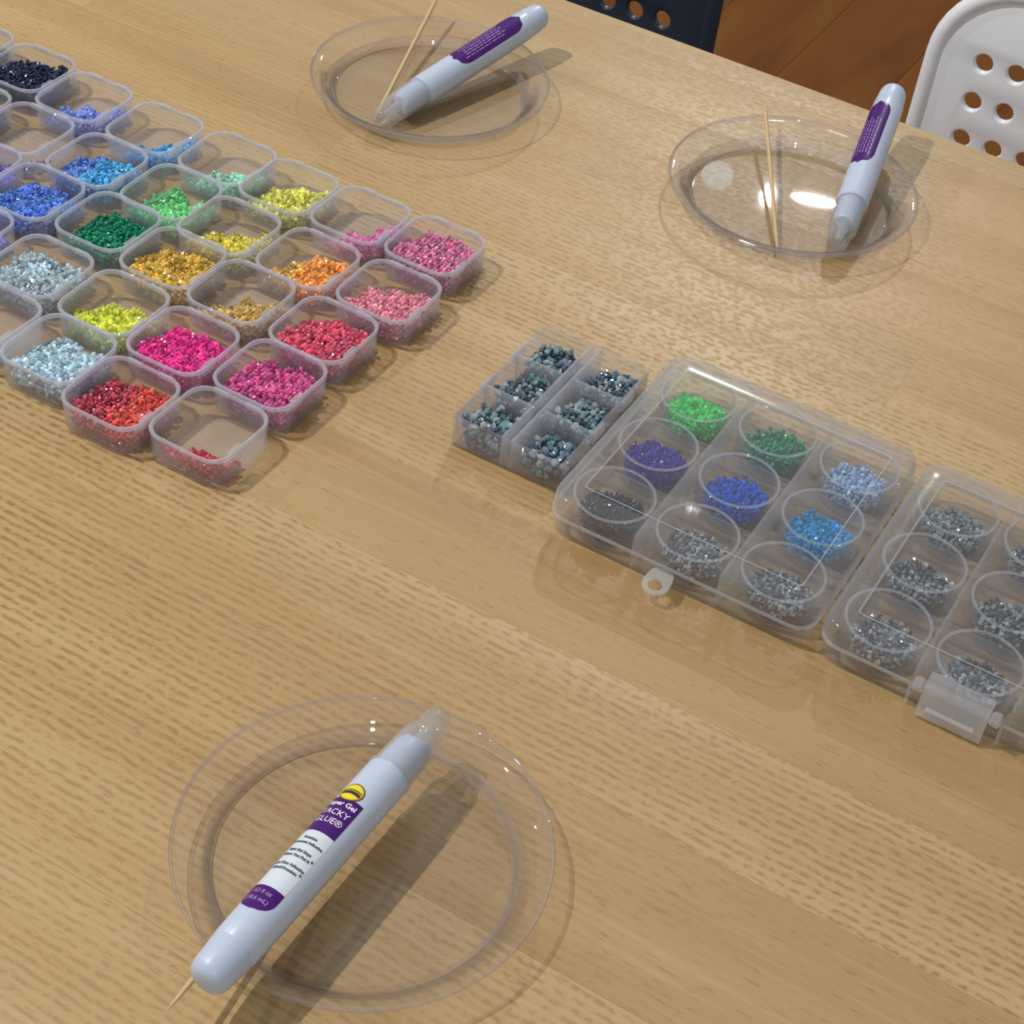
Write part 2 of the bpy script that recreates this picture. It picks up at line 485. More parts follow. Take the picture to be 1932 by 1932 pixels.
# ------------------------------------------------------------------ chairs
def chair(name, mat, legmat, x0, y, zrow, label, lean=0.06):
    """perforated plastic shell chair facing -Y; x0 = one upright edge of the backrest"""
    W, H = 0.42, 0.40
    top = T + 0.052
    root = empty(name, (x0 + W / 2, y - 0.20, 0))
    tag(root, label, 'chair', 'perforated plastic chairs across the table')
    o = Vector((x0 + W / 2, y - 0.20, 0))

    def panel(pname, w, h, r, holes, hr, thick, place):
        cu = bpy.data.curves.new('outline', 'CURVE')
        cu.dimensions = '2D'
        cu.fill_mode = 'BOTH'
        cu.extrude = thick / 2
        cu.bevel_depth = 0.0012
        cu.bevel_resolution = 2

        def spl(pts):
            s = cu.splines.new('POLY')
            s.points.add(len(pts) - 1)
            for p, c in zip(s.points, pts):
                p.co = (c[0], c[1], 0, 1)
            s.use_cyclic_u = True
        spl([(p[0], p[1]) for p in rrect(w, h, r, 0, 10)])
        for hx, hy in holes:
            spl([(p[0] + hx, p[1] + hy) for p in reversed(circ(hr, 0, 20))])
        tmp = bpy.data.objects.new('outline', cu)
        COL.objects.link(tmp)
        dg = bpy.context.evaluated_depsgraph_get()
        me = bpy.data.meshes.new_from_object(tmp.evaluated_get(dg))
        bpy.data.objects.remove(tmp, do_unlink=True)
        bm = bmesh.new()
        bm.from_mesh(me)
        bmesh.ops.remove_doubles(bm, verts=bm.verts, dist=1e-6)
        for k in range(1, 12 if pname == 'seat' else 1):
            u = -w / 2 + w * k / 12
            bmesh.ops.bisect_plane(bm, geom=bm.verts[:] + bm.edges[:] + bm.faces[:], plane_co=(u, 0, 0), plane_no=(1, 0, 0))
        for k in range(1, 1):
            v = -h / 2 + h * k / 8
            bmesh.ops.bisect_plane(bm, geom=bm.verts[:] + bm.edges[:] + bm.faces[:], plane_co=(0, v, 0), plane_no=(0, 1, 0))
        for vv in bm.verts:
            vv.co = place(vv.co)
        bmesh.ops.recalc_face_normals(bm, faces=bm.faces)
        me2 = bpy.data.meshes.new(pname)
        bm.to_mesh(me2)
        bm.free()
        me2.materials.clear()
        me2.materials.append(mat)
        me2.polygons.foreach_set('use_smooth', [True] * len(me2.polygons))
        me2.set_sharp_from_angle(angle=math.radians(35))
        return link(pname, me2, root)

    px, pz = 0.0243, 0.0297
    holes = []
    r0 = zrow - (top - H / 2)
    for i in range(int((W - 0.07) / px) + 1):
        for j in range(-1, 9):
            hx, hy = -W / 2 + 0.0385 + i * px, r0 - j * pz
            if abs(hx) < W / 2 - 0.033 and abs(hy) < H / 2 - 0.036:
                holes.append((hx, hy))

    def place_back(c):
        u, v, t = c
        s = (u / (W / 2))
        e = max(0.0, abs(s) - 0.86) / 0.14
        return Vector((u, 0.20 + lean * (v - 0.1) - t, top - H / 2 + v))
    panel('backrest', W, H, 0.062, holes, 0.0082, 0.004, place_back)
    # rolled edge of the backrest
    rim = [(p[0], p[1]) for p in rrect(W - 0.004, H - 0.004, 0.060, 0, 10)]
    path = [place_back((a, b, 0.0)) for a, b in rim]
    path.append(path[0])
    path.append(path[1])
    mb = MB()
    mb.loft(tube_loops(path, 0.0065, 10, Vector((0, 1, 0))))
    mb.build('back_rim', mat, root)
    sh = []
    for i in range(9):
        for j in range(8):
            sh.append((-0.14 + i * 0.035, -0.13 + j * 0.035))

    def place_seat(c):
        u, v, t = c
        return Vector((u, v - 0.02, 0.45 + t - 0.012 * (1 - (u / 0.21) ** 2)))
    panel('seat', 0.42, 0.40, 0.07, sh, 0.0082, 0.004, place_seat)
    for sx in (-1, 1):
        mb = MB()
        mb.loft(tube_loops([(sx * 0.18, 0.17, 0.43), (sx * 0.185, 0.185, 0.52), (sx * 0.19, 0.188, top - 0.30)], 0.010, 10), cap0=True, cap1=True)
        mb.build('back_post', legmat, root)
        for sy in (-1, 1):
            mb = MB()
            mb.loft(tube_loops([(sx * 0.17, sy * 0.15, 0.445), (sx * 0.195, sy * 0.19 - 0.0, 0.0)], 0.011, 10), cap0=True, cap1=True)
            mb.build('leg', legmat, root)
    return root


chair('perforated_chair', M['chair_white'], M['steel'], -0.2985, 1.20, T - 0.0056, 'white plastic chair with round holes in the backrest')
chair('perforated_chair', M['chair_navy'], M['black_steel'], -0.8925, 1.216, T - 0.0056 + 0.0, 'dark navy plastic chair with round holes in the backrest')


# ------------------------------------------------------------------ beads
def gem(sides=6):
    v = [(0, 0, -0.62)]
    for i in range(sides):
        a = 2 * PI * i / sides
        v.append((math.cos(a), math.sin(a), -0.05))
    for i in range(sides):
        a = 2 * PI * (i + 0.5) / sides
        v.append((0.62 * math.cos(a), 0.62 * math.sin(a), 0.5))
    f = []
    for i in range(sides):
        j = (i + 1) % sides
        f.append((0, 1 + j, 1 + i))
        f.append((1 + i, 1 + j, 1 + sides + i))
        f.append((1 + j, 1 + sides + j, 1 + sides + i))
    f.append(tuple(range(1 + sides, 1 + 2 * sides)))
    return np.array(v), f


GV, GF = gem(6)


def rot_rand(g, n, tilt=1.0):
    q = g.normal(size=(n, 4))
    q[:, 0] += (1 - tilt) * 6
    q /= np.linalg.norm(q, axis=1)[:, None]
    w, x, y, z = q.T
    return np.stack([np.stack([1 - 2 * (y * y + z * z), 2 * (x * y - z * w), 2 * (x * z + y * w)], -1),
                     np.stack([2 * (x * y + z * w), 1 - 2 * (x * x + z * z), 2 * (y * z - x * w)], -1),
                     np.stack([2 * (x * z - y * w), 2 * (y * z + x * w), 1 - 2 * (x * x + y * y)], -1)], 1)


def bead_heap(name, loc, inside, hx, hy, surf, r, mats, seed, label, group, pick=None, big=0.0, zmax=0.013):
    """surf(u, v) in -1..1 gives the heap height in metres; inside(x, y) says whether a bead fits the vessel"""
    g = np.random.default_rng(seed)
    pts, idx, rad = [], [], []
    dz = 1.30 * r
    layer = 0
    while layer * dz < zmax:
        z = r * 0.98 + layer * dz
        st = 1.72 * r
        xs = np.arange(-hx + r + (layer % 2) * r, hx - r * 0.9, st)
        ys = np.arange(-hy + r + (layer % 2) * r, hy - r * 0.9, st)
        for x in xs:
            for y in ys:
                xx, yy = x + g.uniform(-.35, .35) * r, y + g.uniform(-.35, .35) * r
                hh = surf(xx / hx, yy / hy)
                if hh <= 0 or not inside(xx, yy, r):
                    continue
                if z - r < hh + g.uniform(-0.6, 0.6) * r:
                    if layer > 0 and g.random() < 0.08:
                        continue
                    pts.append((xx, yy, z + g.uniform(-.0, .15) * r))
                    idx.append(pick(xx / hx, yy / hy, g) if pick else 0)
                    rad.append(r * (g.uniform(0.9, 1.12) if g.random() > big else g.uniform(1.25, 1.6)))
        layer += 1
    pts = np.array(pts)
    n = len(pts)
    R = rot_rand(g, n)
    V = np.einsum('nij,kj->nki', R, GV) * np.array(rad)[:, None, None] + pts[:, None, :]
    V[:, :, 2] = np.maximum(V[:, :, 2], 0.0001)
    nv = len(GV)
    faces = []
    for b in range(n):
        o = b * nv
        faces += [tuple(o + i for i in f) for f in GF]
    me = bpy.data.meshes.new(name)
    me.from_pydata(V.reshape(-1, 3).tolist(), [], faces)
    for mt in mats:
        me.materials.append(mt)
    if len(mats) > 1:
        me.polygons.foreach_set('material_index', np.repeat(np.array(idx, dtype=np.int32), len(GF)))
    me.update()
    o = link(name, me, None, loc)
    tag(o, label, 'beads', group, 'stuff')
    return o


def in_rrect(hx, hy, cr):
    def f(x, y, r):
        ax, ay = abs(x) + r - (hx - cr), abs(y) + r - (hy - cr)
        if ax > 0 and ay > 0:
            return ax * ax + ay * ay < cr * cr
        return ax <= cr and ay <= cr
    return f


# ------------------------------------------------------------------ little square boxes
S, HB = 0.0478, 0.0178
box0 = empty('square_box', (0, 0, 0))
mb = MB()
n_ = 6
outer = [(0.0455, 0.0), (0.0462, 0.0006), (0.0466, 0.003), (S - 0.0006, HB - 0.0018)]
inner = [(S - 0.0028, HB - 0.0018), (0.0466 - 0.0022, 0.0035), (0.0462 - 0.0030, 0.0012)]
lps = [rrect(w, w, 0.0105, z, n_) for w, z in outer] + [rrect(w, w, 0.0095, z, n_) for w, z in inner]
mb.loft(lps, cap0=True, cap1=True)
mb.build('body', M['frost'], box0)
mb = MB()
lp = [(S - 0.0030, HB - 0.0018), (S, HB - 0.0018), (S + 0.0002, HB - 0.0006), (S - 0.0006, HB), (S - 0.0024, HB), (S - 0.0030, HB - 0.0006)]
loops = [rrect(w, w, 0.0108, z, n_) for w, z in lp]
loops.append(loops[0])
mb.loft(loops)
mb.build('rim', M['rim'], box0)
mb = MB()          # latch tongue on the +X wall
mb.box(S / 2 - 0.0034, S / 2 - 0.0016, -0.012, -0.003, 0.0105, HB + 0.0002, 0.0006)
mb.box(S / 2 - 0.0042, S / 2 - 0.0028, -0.0145, -0.0115, 0.0100, 0.0130, 0.0005)
mb.build('latch_tongue', M['clasp'], box0, smooth=False)
mb = MB()          # hinge pads on the +Y wall
for x in (-0.010, 0.010):
    mb.box(x - 0.0045, x + 0.0045, S / 2 - 0.0018, S / 2 + 0.0002, HB - 0.0030, HB + 0.0004, 0.0005)
mb.build('hinge_pad', M['clasp'], box0, smooth=False)


def px_grid():
    return None


def two(a, b=None, rough=0.20, glow=0.42):
    b = b or tuple(min(255, int(c * 1.18 + 8)) for c in a)
    return bead_mat('beads_%d_%d_%d' % a, srgb(*a), srgb(*b), rough, glow)


# x, y, colours, base, gx, gy, height, words
BOXES = [
    # row by the front
    (-0.4375, 0.5462, [(186, 30, 52)], -0.42, 0.30, -1.05, 0.0085, 'dark red', 'almost empty'),
    (-0.4869, 0.5393, [(178, 36, 70), (206, 58, 44)], 0.50, 0.20, -0.40, 0.0075, 'crimson and orange red', 'two tone'),
    (-0.5345, 0.5480, [(176, 200, 226)], 0.42, 0.25, -0.55, 0.0085, 'icy white', 'white'),
    (-0.5840, 0.5475, [(100, 178, 170)], -0.55, 0.2, -0.8, 0.004, 'sea green', 'few'),
    # second row
    (-0.4364, 0.5957, [(196, 62, 146)], 0.55, 0.25, -0.35, 0.0080, 'magenta', ''),
    (-0.4888, 0.5913, [(236, 20, 146)], 0.50, 0.10, -0.45, 0.0080, 'hot pink', ''),
    (-0.5375, 0.5950, [(204, 222, 46)], 0.18, 0.35, -0.60, 0.0070, 'lime yellow', ''),
    (-0.5900, 0.5960, [(168, 186, 194)], 0.55, 0.10, -0.40, 0.0085, 'pale grey', ''),
    (-0.6490, 0.5990, [(96, 104, 190)], 0.30, 0.20, -0.40, 0.0070, 'slate violet', ''),
    # third row
    (-0.4363, 0.6429, [(204, 62, 100)], 0.55, 0.20, -0.35, 0.0080, 'raspberry', ''),
    (-0.4905, 0.6435, [(190, 162, 76)], 0.12, 0.45, -0.55, 0.0065, 'tan gold', ''),
    (-0.5385, 0.6460, [(206, 170, 40)], 0.40, 0.15, -0.35, 0.0080, 'amber', ''),
    (-0.5880, 0.6510, [(14, 148, 112)], 0.35, 0.30, -0.25, 0.0075, 'emerald', ''),
    (-0.6400, 0.6480, [(62, 118, 206)], 0.45, 0.20, -0.35, 0.0085, 'cobalt blue', ''),
    (-0.6885, 0.6500, [(110, 80, 186)], 0.30, 0.20, -0.40, 0.0070, 'violet', ''),
    # fourth row
    (-0.4278, 0.6924, [(220, 132, 152)], 0.40, 0.30, -0.50, 0.0080, 'rose pink', ''),
    (-0.4800, 0.6905, [(250, 156, 56), (204, 166, 60)], 0.28, 0.50, -0.35, 0.0070, 'orange', ''),
    (-0.5330, 0.6890, [(206, 190, 52)], 0.12, 0.35, -0.55, 0.0070, 'mustard yellow', ''),
    (-0.5790, 0.6955, [(96, 196, 124)], 0.10, 0.25, -0.30, 0.0075, 'spring green', ''),
    (-0.6330, 0.6950, [(40, 156, 206), (60, 112, 190)], 0.35, 0.30, -0.40, 0.0085, 'sky blue', ''),
    (-0.6880, 0.6950, [(96, 52, 128)], -0.95, 0.75, -0.75, 0.0030, 'purple', 'few'),
    (-0.7370, 0.6950, [(74, 86, 126)], 0.30, 0.20, -0.40, 0.0070, 'grey blue', ''),
    # far row
    (-0.4310, 0.7445, [(196, 112, 156)], 0.62, 0.20, -0.35, 0.0090, 'mauve', ''),
    (-0.4810, 0.7435, [(214, 108, 172)], -0.05, 0.75, -0.45, 0.0080, 'orchid pink', ''),
    (-0.5300, 0.7420, [(206, 206, 82)], 0.25, 0.35, -0.35, 0.0075, 'pale yellow', ''),
    (-0.5755, 0.7435, [(150, 206, 180)], 0.00, 0.55, -0.55, 0.0075, 'mint', ''),
    (-0.6290, 0.7430, [(30, 152, 200)], -0.12, 0.75, -0.45, 0.0070, 'turquoise', ''),
    (-0.6840, 0.7440, [(104, 132, 212)], 0.10, 0.45, -0.45, 0.0070, 'periwinkle', ''),
    (-0.7330, 0.7490, [(28, 44, 78)], 0.60, 0.10, -0.25, 0.0085, 'midnight blue', ''),
    (-0.7840, 0.7500, [(60, 78, 112)], 0.40, 0.10, -0.35, 0.0075, 'steel blue', ''),
]
rng = random.Random(3)
BL = {'dark red': 'square clear box with a few dark red beads along one wall',
      'sea green': 'square clear box nearly empty, a few sea green beads, beside the icy white one',
      'purple': 'square clear box nearly empty, a few purple beads in one corner'}
first = True
for k, (bx, by, cols, base, gx, gy, hh, word, note) in enumerate(BOXES):
    hh *= 1.2
    b = box0 if first else copy_tree(box0)
    first = False
    b.location = (bx, by, T + 0.0003)
    b.rotation_euler = (0, 0, rng.uniform(-0.012, 0.012))
    tag(b, BL.get(word, 'open square clear box holding %s beads' % word), 'box', 'open square bead boxes set in a grid')
    cols = [tuple(int(round(c * (0.70 if max(col_) > 150 else 0.85) + (72 if max(col_) > 150 else 26))) for c in col_) for col_ in cols]
    base += 0.10 if base > 0 else 0.0
    mats = [two(c_) for c_ in cols]
    pk = None
    if len(cols) > 1:
        sg = 1 if word.startswith('crim') else -1
        pk = (lambda s: (lambda u, v, g: 1 if s * (u + 0.25 * v) + g.normal() * 0.08 > (0.05 if s > 0 else 0.25) else 0))(sg)
    ph = rng.uniform(0, 6)

    def surf(u, v, base=base, gx=gx, gy=gy, hh=hh, ph=ph):
        s = base + gx * u + gy * v + 0.16 * math.sin(3.1 * u + ph) * math.cos(2.7 * v + ph * 1.7) + 0.08 * math.sin(7 * u + 5 * v + ph)
        return hh * min(1.25, 0.18 + s * 1.15) if s > -0.10 else 0.0
    bead_heap('bead_heap', (bx, by, T + 0.0017), in_rrect(0.0215, 0.0215, 0.0092), 0.0215, 0.0215, surf, 0.00145, mats, 100 + k,
              '%s faceted beads heaped in an open square box' % word, 'bead heaps in the square boxes', pk)

# ------------------------------------------------------------------ six compartment tray
SX0, SX1, SY0, SY1, SH = -0.3430, -0.2785, 0.6215, 0.7165, 0.0195
sc_ = Vector(((SX0 + SX1) / 2, (SY0 + SY1) / 2, T + 0.0003))
tray = empty('compartment_tray', sc_)
tag(tray, 'open clear tray of six compartments full of silvery crystals', 'tray')
w, d = SX1 - SX0, SY1 - SY0
mb = MB()
lps = [rrect(w - 0.0015, d - 0.0015, 0.002, 0.0, 2), rrect(w - 0.0006, d - 0.0006, 0.002, 0.0008, 2), rrect(w, d, 0.002, SH, 2),
       rrect(w - 0.0022, d - 0.0022, 0.0012, SH, 2), rrect(w - 0.0026, d - 0.0026, 0.0012, 0.0012, 2)]
mb.loft(lps, cap0=True, cap1=True)
mb.build('body', M['frost'], tray)
for x in (-0.0028, 0.0028):
    mb = MB()
    mb.box(x - 0.0010, x + 0.0010, -d / 2 + 0.0012, d / 2 - 0.0012, 0.0012, SH, 0.0003)
    mb.build('centre_rail', M['tray_wall'], tray, smooth=False)
for sx in (-1, 1):
    for y in (-d / 6, d / 6):
        mb = MB()
        x0, x1 = sorted((sx * 0.0039, sx * (w / 2 - 0.0012)))
        mb.box(x0, x1, y - 0.0010, y + 0.0010, 0.0012, SH - 0.0006, 0.0003)
        mb.build('divider', M['tray_wall'], tray, smooth=False)
for sx in (-1, 1):
    for y in (-d / 6, d / 6):
        mb = MB()
        x0 = sx * (w / 2 - 0.0004)
        mb.box(min(x0, x0 + sx * 0.0018), max(x0, x0 + sx * 0.0018), y - 0.002, y + 0.010, SH - 0.007, SH - 0.0002, 0.0004)
        mb.build('side_tab', M['tray_wall'], tray, smooth=False)
mats_c = crystal_mat('silver_blue_crystal', (0.12, 0.19, 0.27), (0.34, 0.45, 0.56), (0.16, 0.55, 0.45))
mats_s = crystal_mat('silver_crystal', (0.12, 0.14, 0.17), (0.44, 0.49, 0.54))
cw, ch = (w / 2 - 0.0054) / 2, (d / 3 - 0.0024) / 2
names6 = {(0, 0): 'coarse silvery crystals in the tray corner toward the printed glue pen and square boxes', (0, 1): 'silvery blue crystals in the middle of the tray side facing the square boxes',
          (0, 2): 'dark silvery crystals in the back tray corner facing the square boxes', (1, 0): 'largest blue green crystals in the tray corner wedged against the jar case',
          (1, 1): 'silvery crystals in the middle of the tray side touching the case', (1, 2): 'fine silvery crystals in the back tray corner by the case'}
for i in range(2):
    for j in range(3):
        cx = (-1 if i == 0 else 1) * (0.0039 + (w / 2 - 0.0013 - 0.0039) / 2)
        cy = -d / 2 + d / 6 + j * d / 3
        ph = rng.uniform(0, 6)

        def surf(u, v, ph=ph):
            s = 0.9 - 0.35 * max(0, -u) * max(0, v) + 0.14 * math.sin(3.0 * u + ph) * math.cos(2.4 * v - ph) - 0.15 * v
            return 0.0108 * s
        bead_heap('crystal_heap', (sc_.x + cx, sc_.y + cy, T + 0.0017), in_rrect(cw, ch, 0.001), cw, ch, surf,
                  (0.0022, 0.0021, 0.0020, 0.0024, 0.0019, 0.0015)[i * 3 + j] if i == 0 else (0.0024, 0.0019, 0.0015)[j], [mats_c], 300 + i * 3 + j, names6[(i, j)], 'crystal heaps in the six part tray', None, 0.10)


# ------------------------------------------------------------------ hinged cases with round jars
CW, CD = 0.1410, 0.1405
CY = 0.6645
ZB, ZL = 0.0118, 0.0240


def make_case(cx, label):
    root = empty('jar_case', (cx, CY, T + 0.0003))
    tag(root, label, 'case', 'closed clear cases of jars')
    w, d = CW, CD
    mb = MB()
    lps = [rrect(w - 0.006, d - 0.006, 0.009, 0.0), rrect(w - 0.0032, d - 0.0032, 0.010, 0.0012), rrect(w - 0.0016, d - 0.0016, 0.0105, ZB),
           rrect(w - 0.0040, d - 0.0040, 0.0095, ZB), rrect(w - 0.0056, d - 0.0056, 0.009, 0.0012)]
    mb.loft(lps, cap0=True, cap1=True)
    mb.build('base_tray', M['case'], root)
    # lid: skirt, rounded shoulder, flat border, raised centre panel
    mb = MB()
    pw, pd = 0.1155, 0.1120
    lps = [rrect(w - 0.0022, d - 0.0022, 0.0100, ZB + 0.0004), rrect(w, d, 0.0110, ZB + 0.0004), rrect(w - 0.0006, d - 0.0006, 0.0110, ZL - 0.0030),
           rrect(w - 0.0020, d - 0.0020, 0.0105, ZL - 0.0008), rrect(w - 0.0042, d - 0.0042, 0.0100, ZL),
           rrect(pw + 0.0012, pd + 0.0012, 0.002, ZL), rrect(pw + 0.0004, pd + 0.0004, 0.002, ZL + 0.0011), rrect(pw - 0.0008, pd - 0.0008, 0.0018, ZL + 0.0011),
           rrect(pw - 0.0016, pd - 0.0016, 0.0016, ZL + 0.0002)]
    mb.loft(lps[:6], mi=1)
    mb.loft(lps[5:], cap1=True)
    lpi = [rrect(w - 0.0022, d - 0.0022, 0.0100, ZB + 0.0004), rrect(w - 0.0028, d - 0.0028, 0.0098, ZL - 0.0032), rrect(w - 0.0058, d - 0.0058, 0.009, ZL - 0.0011)]
    mb.loft(list(reversed(lpi)), cap0=True)
    lid = mb.build('lid', [M['case'], M['case_border']], root)
    mb = MB()
    loops = [rrect(w - 0.0018, d - 0.0018, 0.0100, ZB - 0.0002), rrect(w + 0.0005, d + 0.0005, 0.0110, ZB - 0.0002), rrect(w + 0.0005, d + 0.0005, 0.0110, ZB + 0.0012),
             rrect(w - 0.0018, d - 0.0018, 0.0100, ZB + 0.0012)]
    loops.append(loops[0])
    mb.loft(loops)
    mb.build('lid_lip', M['case_rim'], lid)
    mb = MB()
    loops = [rrect(pw + 0.0004, pd + 0.0004, 0.002, ZL + 0.0009), rrect(pw + 0.0008, pd + 0.0008, 0.002, ZL + 0.0013),
             rrect(pw - 0.0006, pd - 0.0006, 0.002, ZL + 0.0013), rrect(pw - 0.0008, pd - 0.0008, 0.002, ZL + 0.0009)]
    loops.append(loops[0])
    mb.loft(loops)
    mb.build('panel_ridge', M['case_rim'], lid)
    for x in (-0.02265, 0.02265):
        mb = MB()
        mb.box(x - 0.0008, x + 0.0008, -d / 2 + 0.0022, d / 2 - 0.0022, 0.0012, ZL - 0.0022, 0.0002)
        mb.build('divider', M['divider'], root, smooth=False)
    for y in (-0.0232, 0.0232):
        mb = MB()
        for x0, x1 in ((-w / 2 + 0.0022, -0.0233), (-0.0220, 0.0220), (0.0233, w / 2 - 0.0022)):
            mb.box(x0, x1, y - 0.0006, y + 0.0006, 0.0012, ZB, 0.0002)
        mb.build('divider', M['divider'], root, smooth=False)
    return root


def ring_tab(root, x):
    """hang tab with a hole, leaving the front of the base"""
    d2 = -CD / 2
    mb = MB()
    n = 24
    outer_, inner_ = [], []
    cy0 = d2 - 0.0085
    for i in range(n):
        a = 2 * PI * i / n
        outer_.append((x + 0.0066 * math.cos(a), cy0 + 0.0062 * math.sin(a)))
        inner_.append((x + 0.0036 * math.cos(a), cy0 - 0.0006 + 0.0034 * math.sin(a)))
    # square the inner end where the tab meets the case
    o2 = []
    for (a, b) in outer_:
        if b > cy0:
            t = (b - cy0) / 0.0062
            sx = 1 if a >= x else -1
            o2.append((x + sx * 0.0066 * min(1.0, abs(a - x) / 0.0066 * 1.0 + 0.0) if t > 0.98 else x + sx * (0.0066 * (abs(a - x) / 0.0066) ** 0.35), cy0 + t * 0.0098))
        else:
            o2.append((a, b))
    z0, z1 = 0.0085, 0.0098
    dr = lambda y: 0.12 * (y - d2)
    loops = [[(a, b, z0 + dr(b)) for a, b in o2], [(a, b, z1 + dr(b)) for a, b in o2], [(a, b, z1 + dr(b)) for a, b in inner_], [(a, b, z0 + dr(b)) for a, b in inner_]]
    loops.append(loops[0])
    mb.loft(loops)
    mb.build('hang_tab', M['clasp'], root, smooth=False)


def snap_clasp(root, x):
    d2 = -CD / 2
    cl = MB()
    # flap bent over the front wall
    prof = [(d2 + 0.006, ZB + 0.0075), (d2 + 0.001, ZB + 0.0075), (d2 - 0.0028, ZB + 0.0050), (d2 - 0.0042, ZB - 0.001), (d2 - 0.0062, 0.0018), (d2 - 0.0050, 0.0012),
            (d2 - 0.0030, ZB - 0.001), (d2 - 0.0016, ZB + 0.0040), (d2 + 0.001, ZB + 0.0060), (d2 + 0.006, ZB + 0.0060)]
    cl.loft([[(x - 0.0155, a, b) for a, b in prof], [(x + 0.0155, a, b) for a, b in prof]], cap0=True, cap1=True)
    flap = cl.build('clasp', M['clasp'], root, smooth=False)
    mb = MB()
    mb.box(x - 0.0115, x + 0.0115, d2 - 0.0072, d2 - 0.0050, 0.0068, 0.0084, 0.0004)
    mb.build('clasp_lip', M['clasp'], flap, smooth=False)
    for sx in (-1, 1):
        mb = MB()
        mb.loft(tube_loops([(x + sx * 0.0158, d2 - 0.0006, ZB + 0.0030), (x + sx * 0.0168, d2 - 0.0006, ZB + 0.0030), (x + sx * 0.0200, d2 - 0.0006, ZB + 0.0030),
                            (x + sx * 0.0208, d2 - 0.0006, ZB + 0.0030)], [0.0026, 0.0036, 0.0036, 0.0026], 14), cap0=True, cap1=True)
        mb.build('hinge_knuckle', M['clasp'], flap)
    for sx in (-1, 1):
        mb = MB()
        mb.box(x + sx * 0.0218 - 0.0007, x + sx * 0.0218 + 0.0007, d2 - 0.0010, d2 + 0.0010, 0.001, ZB, 0.0003)
        mb.build('wall_rib', M['case_rim'], root, smooth=False)


c1 = make_case(-0.2020, 'closed clear case with hang tab holding jars of coloured beads')
ring_tab(c1, -0.0045)
c2 = make_case(-0.0580, 'closed clear case with snap clasp holding jars of silver crystals')
snap_clasp(c2, -0.0010)

# jars
JR, JH = 0.0207, 0.0172
jar0 = empty('round_jar', (0, 0, 0))
mb = MB()
lps = [circ(JR - 0.0028, 0.0), circ(JR - 0.0014, 0.0006), circ(JR - 0.0008, 0.002), circ(JR - 0.0004, JH - 0.002),
       circ(JR - 0.0016, JH - 0.002), circ(JR - 0.0020, 0.0020), circ(JR - 0.0034, 0.0012)]
mb.loft(lps, cap0=True, cap1=True)
mb.build('body', M['jar'], jar0)
mb = MB()
lps = [circ(JR - 0.0004, JH - 0.0036), circ(JR, JH - 0.0034), circ(JR, JH + 0.0004), circ(JR - 0.0008, JH + 0.0010), circ(JR - 0.0020, JH + 0.0010), circ(JR - 0.0026, JH + 0.0002)]
mb.loft(lps, cap1=True)
lidj = mb.build('lid', M['jar'], jar0)
mb = MB()
ring = [circ(JR - 0.0016, JH + 0.0006), circ(JR - 0.0002, JH + 0.0006), circ(JR - 0.0002, JH + 0.0013), circ(JR - 0.0016, JH + 0.0013)]
ring.append(ring[0])
mb.loft(ring)
mb.build('lid_ring', M['tray_wall'], lidj)

JARS1 = [  # column, row, colour, label, height, base
    (0, 0, (24, 34, 48), 'midnight navy', 0.0080), (1, 0, None, 'silver', 0.0055), (2, 0, None, 'silver', 0.0055),
    (0, 1, (74, 40, 176), 'purple', 0.0088), (1, 1, (16, 104, 204), 'royal blue', 0.0090), (2, 1, (0, 172, 218), 'bright cyan', 0.0090),
    (0, 2, (56, 220, 112), 'apple green', 0.0088), (1, 2, (8, 158, 120), 'teal green', 0.0085), (2, 2, (170, 194, 220), 'pale ice blue', 0.0080)]
mats_n = two((12, 20, 30), (30, 42, 56), 0.25, 0.05)


def jar_beads(x, y, mats, hh, seed, label, group, r=0.0014):
    ph = random.Random(seed).uniform(0, 6)

    def surf(u, v):
        s = 0.80 + 0.15 * u - 0.40 * v + 0.15 * math.sin(2.6 * u + ph) * math.cos(2.9 * v + ph) + 0.07 * math.sin(7 * u + 6 * v + ph)
        return hh * s if s > 0.05 else 0
    R_ = JR - 0.0036
    bead_heap('bead_heap' if 'crystal' not in label else 'crystal_heap', (x, y, T + 0.0031), lambda a, b, r_: math.hypot(a, b) + r_ < R_, R_, R_, surf, r, mats, seed, label, group)


